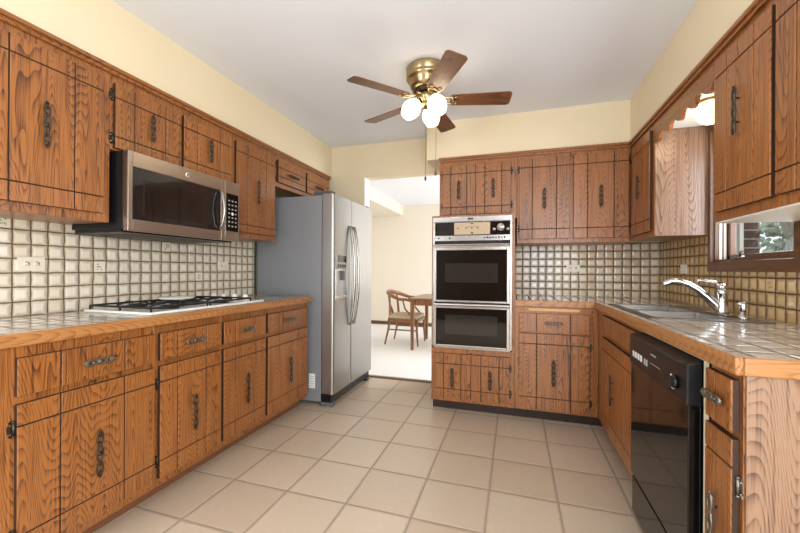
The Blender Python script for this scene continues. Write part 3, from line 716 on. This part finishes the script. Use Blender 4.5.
# right + back countertop (with the sink cut-out)
SX0, SX1, SY0, SY1 = .625, 1.075, 2.02, 2.80
t = thing('countertop', (.85, 2.2, .868), 'L-shaped glazed tile countertop with oak edge around the sink', 'countertop')
m = MB(); zt = .914
m.box(.001, .568, 2.942, YB-.002, .869, zt, CT)
m.box(.568, SX0, 1.19, YB-.002, .869, zt, CT); m.box(SX1, XR-.002, 1.19, YB-.002, .869, zt, CT); m.box(SX0, SX1, 1.19, SY0, .869, zt, CT); m.box(SX0, SX1, SY1, YB-.002, .869, zt, CT)
m.build('tile_top', t)
m = MB(); m.box(.551, .571, 1.173, 2.944, .868, .9165, EY, .005, 3); m.build('front_edge', t)
m = MB(); m.box(.001, .551, 2.924, 2.944, .868, .9165, EX, .005, 3); m.build('front_edge', t)
m = MB(); m.box(.571, XR-.002, 1.173, 1.193, .868, .9165, EX, .005, 3); m.build('end_edge', t)

# sink
t = thing('kitchen_sink', (.85, 2.41, .75), 'double bowl stainless sink set in the tiled counter', 'sink')
a, b, c, d = SX0-.012, SX1+.012, SY0-.012, SY1+.012
bowls = [(SX0+.025, .955, SY0+.03, 2.395), (SX0+.025, .955, 2.425, SY1-.03)]
m = MB(); z0, z1 = .915, .9195
m.box(a, bowls[0][0], c, d, z0, z1, SINKM, .002); m.box(.955, b, c, d, z0, z1, SINKM, .002)
m.box(bowls[0][0], .955, c, bowls[0][2], z0, z1, SINKM); m.box(bowls[0][0], .955, 2.395, 2.425, z0, z1, SINKM); m.box(bowls[0][0], .955, bowls[1][3], d, z0, z1, SINKM)
m.build('rim', t)
for x0, x1, y0, y1 in bowls:
    m = MB(); zb = .76; e = .002
    k = m.mi(SINKM); top = [(x0, y0), (x1, y0), (x1, y1), (x0, y1)]; i_ = .025; bot = [(x0+i_, y0+i_), (x1-i_, y0+i_), (x1-i_, y1-i_), (x0+i_, y1-i_)]
    tv = [m.bm.verts.new((x, y, .916)) for x, y in top]; bv = [m.bm.verts.new((x, y, zb)) for x, y in bot]
    fs = [m.bm.faces.new(bv)]+[m.bm.faces.new((tv[i], tv[(i+1) % 4], bv[(i+1) % 4], bv[i])) for i in range(4)]
    bmesh.ops.bevel(m.bm, geom=list({e_ for f in fs for e_ in f.edges if not all(v in tv for v in e_.verts)}), offset=.02, segments=3, affect='EDGES')
    o = m.build('bowl', t); sm = o.modifiers.new('thickness', 'SOLIDIFY'); sm.thickness = .0015
    m = MB(); m.lathe([(.0, 0), (.04, .0), (.042, .002), (.0, .003)], ((x0+x1)/2, (y0+y1)/2, zb+.001), (0, 0, 1), CHROME, 20); m.build('drain', t)
# faucet
t = thing('kitchen_faucet', (1.02, 2.30, .92), 'chrome single lever kitchen faucet with long low spout', 'faucet')
m = MB(); m.box(.992, 1.052, 2.20, 2.40, .9195, .928, CHROME, .004); m.lathe([(.030, 0), (.028, .01), (.024, .05), (.023, .09), (.027, .10), (.027, .118), (.022, .122)], (1.022, 2.30, .928), (0, 0, 1), CHROME); m.build('faucet_base', t)
m = MB()
pts = [(1.022, 2.30, .945), (1.000, 2.303, .965), (.965, 2.308, 1.005), (.925, 2.314, 1.045), (.885, 2.32, 1.073), (.845, 2.326, 1.088), (.81, 2.331, 1.088), (.785, 2.335, 1.075), (.775, 2.336, 1.060)]
m.tube(pts, [.024, .023, .021, .018, .0165, .016, .0165, .018, .017], CHROME, 14); m.build('spout', t)
m = MB(); m.lathe([(.024, 0), (.025, .012), (.020, .024), (0, .030)], (1.022, 2.30, 1.052), (0, 0, 1), CHROME)
m.tube([(1.022, 2.30, 1.072), (.985, 2.305, 1.086), (.935, 2.31, 1.094), (.915, 2.312, 1.094)], [.010, .008, .0065, .006], CHROME, 10, 1.2); m.build('lever_handle', t)
t = thing('side_sprayer', (1.03, 2.14, .92), 'small chrome side sprayer beside the kitchen faucet', 'sprayer')
m = MB(); m.lathe([(.021, 0), (.021, .006), (.013, .012), (.011, .03)], (1.03, 2.13, .9195), (0, 0, 1), CHROME, 16); m.build('sprayer_holder', t)
m = MB(); m.lathe([(.010, 0), (.014, .015), (.014, .038), (.010, .050), (0, .052)], (1.03, 2.13, .947), (0, 0, 1), CHROME, 16); m.tube([(1.03, 2.13, .985), (1.01, 2.133, .990)], .008, CHROME, 8); m.build('spray_head', t)

# right upper cabinets
FRU = .855
GR = 'oak wall cabinets along the right wall'
t = thing('wall_cabinet', (XR, 2.98, 1.368), 'narrow oak wall cabinet in the corner left of the sink window', 'cabinet', GR)
carcass(t, 'R', FRU, 2.735, 3.218, 1.368, 2.132, .303, [])
m = MB(); m.box(FRU+.006, XR-.002, 2.7325, 2.735, 1.37, 2.046, GLARE); o = m.build('side_panel', t); o['label'] = 'oak side panel facing the sink, glare put into its colour'
front('door', t, 'R', FRU, 2.765, 3.14, 1.404, 2.06, .165, True, gz=(.072, .080), hinges=1, hz=(1.985, 1.49), pz=1.73)
t = thing('wall_cabinet', (XR, 1.58, 1.368), 'large oak wall cabinet with two doors right of the sink window', 'cabinet', GR)
carcass(t, 'R', FRU, 1.155, 2.0, 1.362, 2.132, .303, [])
front('door', t, 'R', FRU, 1.578, 1.948, 1.400, 2.058, .19, True, gz=(.074, .078), hinges=1, hz=(1.985, 1.475), pz=1.775)
front('door', t, 'R', FRU, 1.185, 1.553, 1.400, 2.058, .19, True, gz=(.074, .078), pz=1.775)
m = MB(); m.box(.862, XR-.001, 1.165, 1.992, 1.356, 1.363, WHITEP); o = m.build('bottom_panel', t); o['label'] = 'pale underside panel'
# valance
m = MB('R', FRU)
ya, yb = 2.002, 2.733
pts = [(yb, 1.966)]
for k in range(5):
    y = 2.672-.158*k
    for dy, z in ((0, 1.968), (-.012, 1.976), (-.020, 1.994), (-.030, 2.006), (-.046, 2.010), (-.075, 2.004), (-.100, 1.990), (-.125, 1.975), (-.142, 1.968)):
        if y+dy > ya+.002: pts.append((y+dy, z))
pts += [(ya, pts[-1][1]), (ya, 2.10), (yb, 2.10)]
m.prism(pts, -.019, .0, WY)
tag(m.build('valance'), 'scalloped oak valance board spanning above the sink window', 'valance')
# globe light over the sink
SHADE2 = plain('frosted_globe_lit', '#FFF3DC', .4, emit='#FFE6BC', es=10.0)
t = thing('globe_light', (.975, 2.35, 2.135), 'white glass globe light glowing behind the scalloped valance', 'light')
m = MB(); m.lathe([(.070, 0), (.070, -.008), (.060, -.014)], (.992, 2.35, 2.047), (0, 0, 1), BRASS, 24); m.build('fixture_base', t)
m = MB(); m.lathe([(.068*math.sin(math.pi*(.30+.70*i/12)), -.052+.068*math.cos(math.pi*(.30+.70*i/12))) for i in range(13)], (.992, 2.35, 2.047), (0, 0, 1), SHADE2, 28); m.build('glass_globe', t)
m = MB(); m.box(.876, XR-.001, 2.0, 2.731, 2.048, 2.056, WHITEP); struct('trim_9', m, 'white underside of the soffit above the sink')

# ------------------------------------------------------------------ ceiling fan
FC = Vector((-.562, 2.35, 0))
t = thing('ceiling_fan', (FC.x, FC.y, 2.47), 'brass flush-mount ceiling fan with five brown blades and three lit shades', 'ceiling fan')
m = MB(); m.lathe([(.10, 0), (.132, -.001), (.136, -.008), (.133, -.016), (.134, -.050), (.130, -.055), (.133, -.060), (.134, -.072), (.126, -.078), (.118, -.095), (.108, -.118), (.096, -.140), (.06, -.146)], (FC.x, FC.y, 2.469), (0, 0, 1), BRASS, 40); m.build('motor_housing', t)
m = MB(); m.lathe([(.06, 0), (.083, -.004), (.085, -.018), (.05, -.024)], (FC.x, FC.y, 2.332), (0, 0, 1), plain('fan_dark_band', '#3A2A1C', .4, .5), 32); m.lathe([(.045, 0), (.055, -.01), (.058, -.04), (.048, -.055), (.036, -.075), (.045, -.085), (.03, -.10), (.012, -.11), (0, -.112)], (FC.x, FC.y, 2.312), (0, 0, 1), BRASS, 32); m.build('light_hub', t)
for k in range(5):
    an = R(12.5+72*k); ca, sa = math.cos(an), math.sin(an); rot = Matrix.Rotation(an, 3, 'Z') @ Matrix.Rotation(R(-12), 3, 'X')
    c0 = Vector((FC.x, FC.y, 2.258))
    # blade in its own frame (x outward, y width), so the grain follows the blade
    bmn = MB(); x0, x1 = .155, .545; w0, w1 = .052, .064; pl = []
    for i in range(7): q = math.pi*.5*i/6; pl.append((x1-.025+.025*math.sin(q), -w1+.025-.025*math.cos(q)))
    for i in range(7): q = math.pi*.5*i/6; pl.append((x1-.025+.025*math.cos(q), w1-.025+.025*math.sin(q)))
    for i in range(5): q = math.pi*.5*i/4; pl.append((x0+.02-.02*math.sin(q), w0-.02+.02*math.cos(q)))
    for i in range(5): q = math.pi*.5*i/4; pl.append((x0+.02-.02*math.cos(q), -w0+.02-.02*math.sin(q)))
    bmn.prism(pl, -.003, .003, BLADE, .001)
    bmn.world = True
    bl = bmn.build('blade'); bl.parent = t
    bl.location = c0-t.location; bl.rotation_euler = rot.to_euler()
    b2 = MB(); b2.world = True
    for s in (-1, 1):
        b2.tube([(.06, 0, .03), (.09, s*.012, .018), (.13, s*.030, 0), (.165, s*.034, -.006), (.195, s*.028, -.006)], .006, BRASS, 8)
        b2.lathe([(.012, -.003), (.010, -.009), (0, -.010)], (.193, s*.028, 0), (0, 0, 1), BRASS, 12)
    b2.tube([(.165, -.034, -.006), (.18, 0, -.006), (.165, .034, -.006)], .006, BRASS, 8)
    b2.tube([(.04, 0, .045), (.08, 0, .028)], .012, BRASS, 8)
    o = b2.build('blade_bracket'); o.parent = bl
for an in (205, 325, 85):
    a_ = R(an); dx, dy = math.cos(a_), math.sin(a_); c = Vector((FC.x+dx*.055, FC.y+dy*.055, 2.255))
    ax = Vector((dx*.62, dy*.62, -.78)).normalized()
    m = MB(); m.tube([(FC.x+dx*.02, FC.y+dy*.02, 2.262), tuple(c)], .011, BRASS, 10); m.lathe([(.016, 0), (.024, .006), (.024, .022)], c, ax, BRASS, 20); m.build('lamp_holder', t)
    m = MB(); m.lathe([(.024, .008), (.040, .022), (.054, .045), (.060, .070), (.058, .092), (.048, .118), (.036, .138), (.032, .136), (.026, .12), (0, .115)], c, ax, SHADE, 28); m.build('lamp_shade', t)
m = MB(); m.tube([(-.531, 2.2+.02, 2.21), (-.531, 2.2, 1.72)], .0011, ROPE, 6); m.lathe([(.0, 0), (.005, .006), (.006, .022), (.003, .03)], (-.531, 2.2, 1.69), (0, 0, 1), BLACK, 10); m.build('pull_chain', t)
m = MB(); m.tube([(-.467, 2.22, 2.21), (-.467, 2.2, 1.75)], .0011, ROPE, 6); m.lathe([(.0, 0), (.008, .004), (.009, .016), (.004, .03), (0, .034)], (-.467, 2.2, 1.72), (0, 0, 1), BLADE, 12); m.build('pull_chain', t)
# wee floor vent slot on the ceiling
# ------------------------------------------------------------------ dining furniture
t = thing('dining_table', (-.75, 5.3, .004), 'brown wooden dining table seen through the doorway', 'table')
m = MB(); m.box(-1.44, .1, 4.95, 5.95, .722, .745, oak('teak_top', 0, '#8C5A34', '#734526', '#54301A', .35, 10), .004); m.build('table_top', t)
m = MB(); m.box(-1.38, .04, 5.0, 5.02, .64, .722, TEAK); m.box(-1.38, .04, 5.88, 5.90, .64, .722, TEAK); m.box(-1.38, -1.36, 5.0, 5.9, .64, .722, TEAK); m.box(.02, .04, 5.0, 5.9, .64, .722, TEAK); m.build('apron', t)
for x in (-1.385, .04):
    for y in (5.0, 5.89):
        m = MB(); m.hexa([(x-.018, y-.018, .004), (x+.018, y-.018, .004), (x+.018, y+.018, .004), (x-.018, y+.018, .004), (x-.028, y-.028, .722), (x+.028, y-.028, .722), (x+.028, y+.028, .722), (x-.028, y+.028, .722)], TEAK, .003); m.build('leg', t)
# round-back armchair facing +X
cx, cy = -1.62, 5.48
t = thing('dining_chair', (cx, cy, .004), 'curved back wooden armchair with beige seat at the dining table', 'chair')
m = MB(); m.box(cx-.22, cx+.24, cy-.235, cy+.235, .405, .46, SEAT, .02, 3); m.build('seat', t)
m = MB(); m.box(cx-.22, cx+.25, cy-.24, cy-.215, .355, .405, TEAK, .004); m.box(cx-.22, cx+.25, cy+.215, cy+.24, .355, .405, TEAK, .004); m.box(cx+.225, cx+.25, cy-.24, cy+.24, .355, .405, TEAK, .004); m.box(cx-.22, cx-.195, cy-.24, cy+.24, .355, .405, TEAK, .004); m.build('seat_frame', t)
m = MB(); pts = []
for i in range(21):
    q = R(70+220*i/20); rx, ry = .27, .27
    x = cx-.02+rx*math.cos(q)*1.0; y = cy+ry*math.sin(q)
    zz = .70+.10*max(0, -math.cos(q))
    pts.append((x, y, zz))
pts = [(cx+.20, cy+.25, .665)]+pts+[(cx+.20, cy-.25, .665)]
m.tube(pts, [.012]+[.016+.010*math.sin(math.pi*i/20) for i in range(21)]+[.012], TEAK, 10, 1.3); m.build('back_rail', t)
for s in (-1, 1):
    m = MB(); m.tube([(cx-.27, cy+s*.225, .004), (cx-.215, cy+s*.215, .25), (cx-.19, cy+s*.215, .42), (cx-.20, cy+s*.20, .60), (cx-.215, cy+s*.17, .78)], [.011, .017, .020, .018, .014], TEAK, 10); m.build('leg', t)
    m = MB(); m.tube([(cx+.25, cy+s*.225, .004), (cx+.235, cy+s*.225, .22), (cx+.23, cy+s*.225, .40)], [.012, .018, .020], TEAK, 10); m.build('leg', t)
    m = MB(); m.tube([(cx+.235, cy+s*.235, .38), (cx+.16, cy+s*.25, .45), (cx+.06, cy+s*.26, .56), (cx+.02, cy+s*.262, .70)], [.016, .014, .012, .011], TEAK, 10); m.build('arm_support', t)
    m = MB(); m.tube([(cx-.235, cy+s*.218, .235), (cx+.235, cy+s*.224, .235)], .011, TEAK, 8); m.build('stretcher', t)
m = MB(); m.tube([(cx-.20, cy-.03, .42), (cx-.27, cy-.02, .60), (cx-.285, cy-.05, .79)], .010, TEAK, 8); m.tube([(cx-.20, cy+.03, .42), (cx-.27, cy+.02, .60), (cx-.285, cy+.05, .79)], .010, TEAK, 8); m.build('back_splat', t)

# ------------------------------------------------------------------ outside the window
m = MB(); m.box(1.27, 30, -10, 40, -.35, -.25, LAWN); struct('floor_lawn', m, 'pale winter lawn outside the window')
m = MB(); m.box(1.27, 1.83, YB+.0, YB+.02, -.25, 2.9, BRICK); m.box(DR+.14, 1.835, YB+.02, 4.15, -.25, 2.9, BRICK); struct('wall_exterior_brick', m, 'brown brick outside wall seen through the window')
t = thing('exterior_window', (1.6, 3.57, .8), 'white framed window in the brick wall outside', 'window')
m = MB(); 
for x in (1.40, 1.52, 1.60, 1.645, 1.69): m.box(x, x+.025, 3.545, 3.575, .7, 2.1, WHITEP, .003)
m.box(1.40, 1.715, 3.545, 3.575, .68, .72, WHITEP); m.box(1.40, 1.715, 3.545, 3.575, 2.08, 2.12, WHITEP); m.build('frame', t)
m = MB(); m.box(1.44, 1.70, 3.56, 3.568, .72, 2.08, GREYT); m.build('pane', t)
def tree(x, y, hgt, r, seed, lab):
    random.seed(seed); m = MB()
    def grow(p, d, L, rad, lev):
        q = p+d*L*.5+Vector((random.uniform(-.05, .05), random.uniform(-.05, .05), 0))*L; e = p+d*L
        m.tube([tuple(p), tuple(q), tuple(e)], [rad, rad*.85, rad*.65], BARK, 6)
        if lev == 0: return
        for k in range(3):
            nd = (d+Vector((random.uniform(-.75, .75), random.uniform(-.75, .75), random.uniform(-.1, .5)))).normalized()
            grow(p+d*L*random.uniform(.55, 1), nd, L*random.uniform(.6, .8), rad*.55, lev-1)
    grow(Vector((x, y, -.3)), Vector((random.uniform(.1, .4), random.uniform(-.1, .1), 1)).normalized(), hgt*.4, r, 4)
    tag(m.build('bare_tree'), lab, 'tree', 'bare trees beyond the window')
tree(7.6, 13.6, 7, .12, 5, 'leaning bare tree in the middle of the window view'); tree(11.2, 19.0, 9, .16, 9, 'thin bare tree at the right of the window view')
tree(5.15, 9.9, 6, .15, 12, 'thick leaning bare trunk in the right half of the sink window view')
random.seed(4)
m = MB()
for k in range(700):
    a_ = random.uniform(0, 6.28); rr_ = random.uniform(0, 1.)**.5; z = random.uniform(0, 1)
    c = Vector((15.3+math.cos(a_)*rr_*(1.25-z)*2.6, 27.6+math.sin(a_)*rr_*(1.25-z)*2.6, -.25+z*6.2)); s_ = random.uniform(.12, .26)
    m.lathe([(0, -s_), (s_*.9, 0), (0, s_)], c, (random.uniform(-1, 1), random.uniform(-1, 1), 1), FOL, 5)
m.tube([(15.3, 27.6, -.3), (15.3, 27.6, 5)], [.2, .05], BARK, 8)
tag(m.build('evergreen_tree'), 'grey-green evergreen tree beyond the sink window', 'tree')
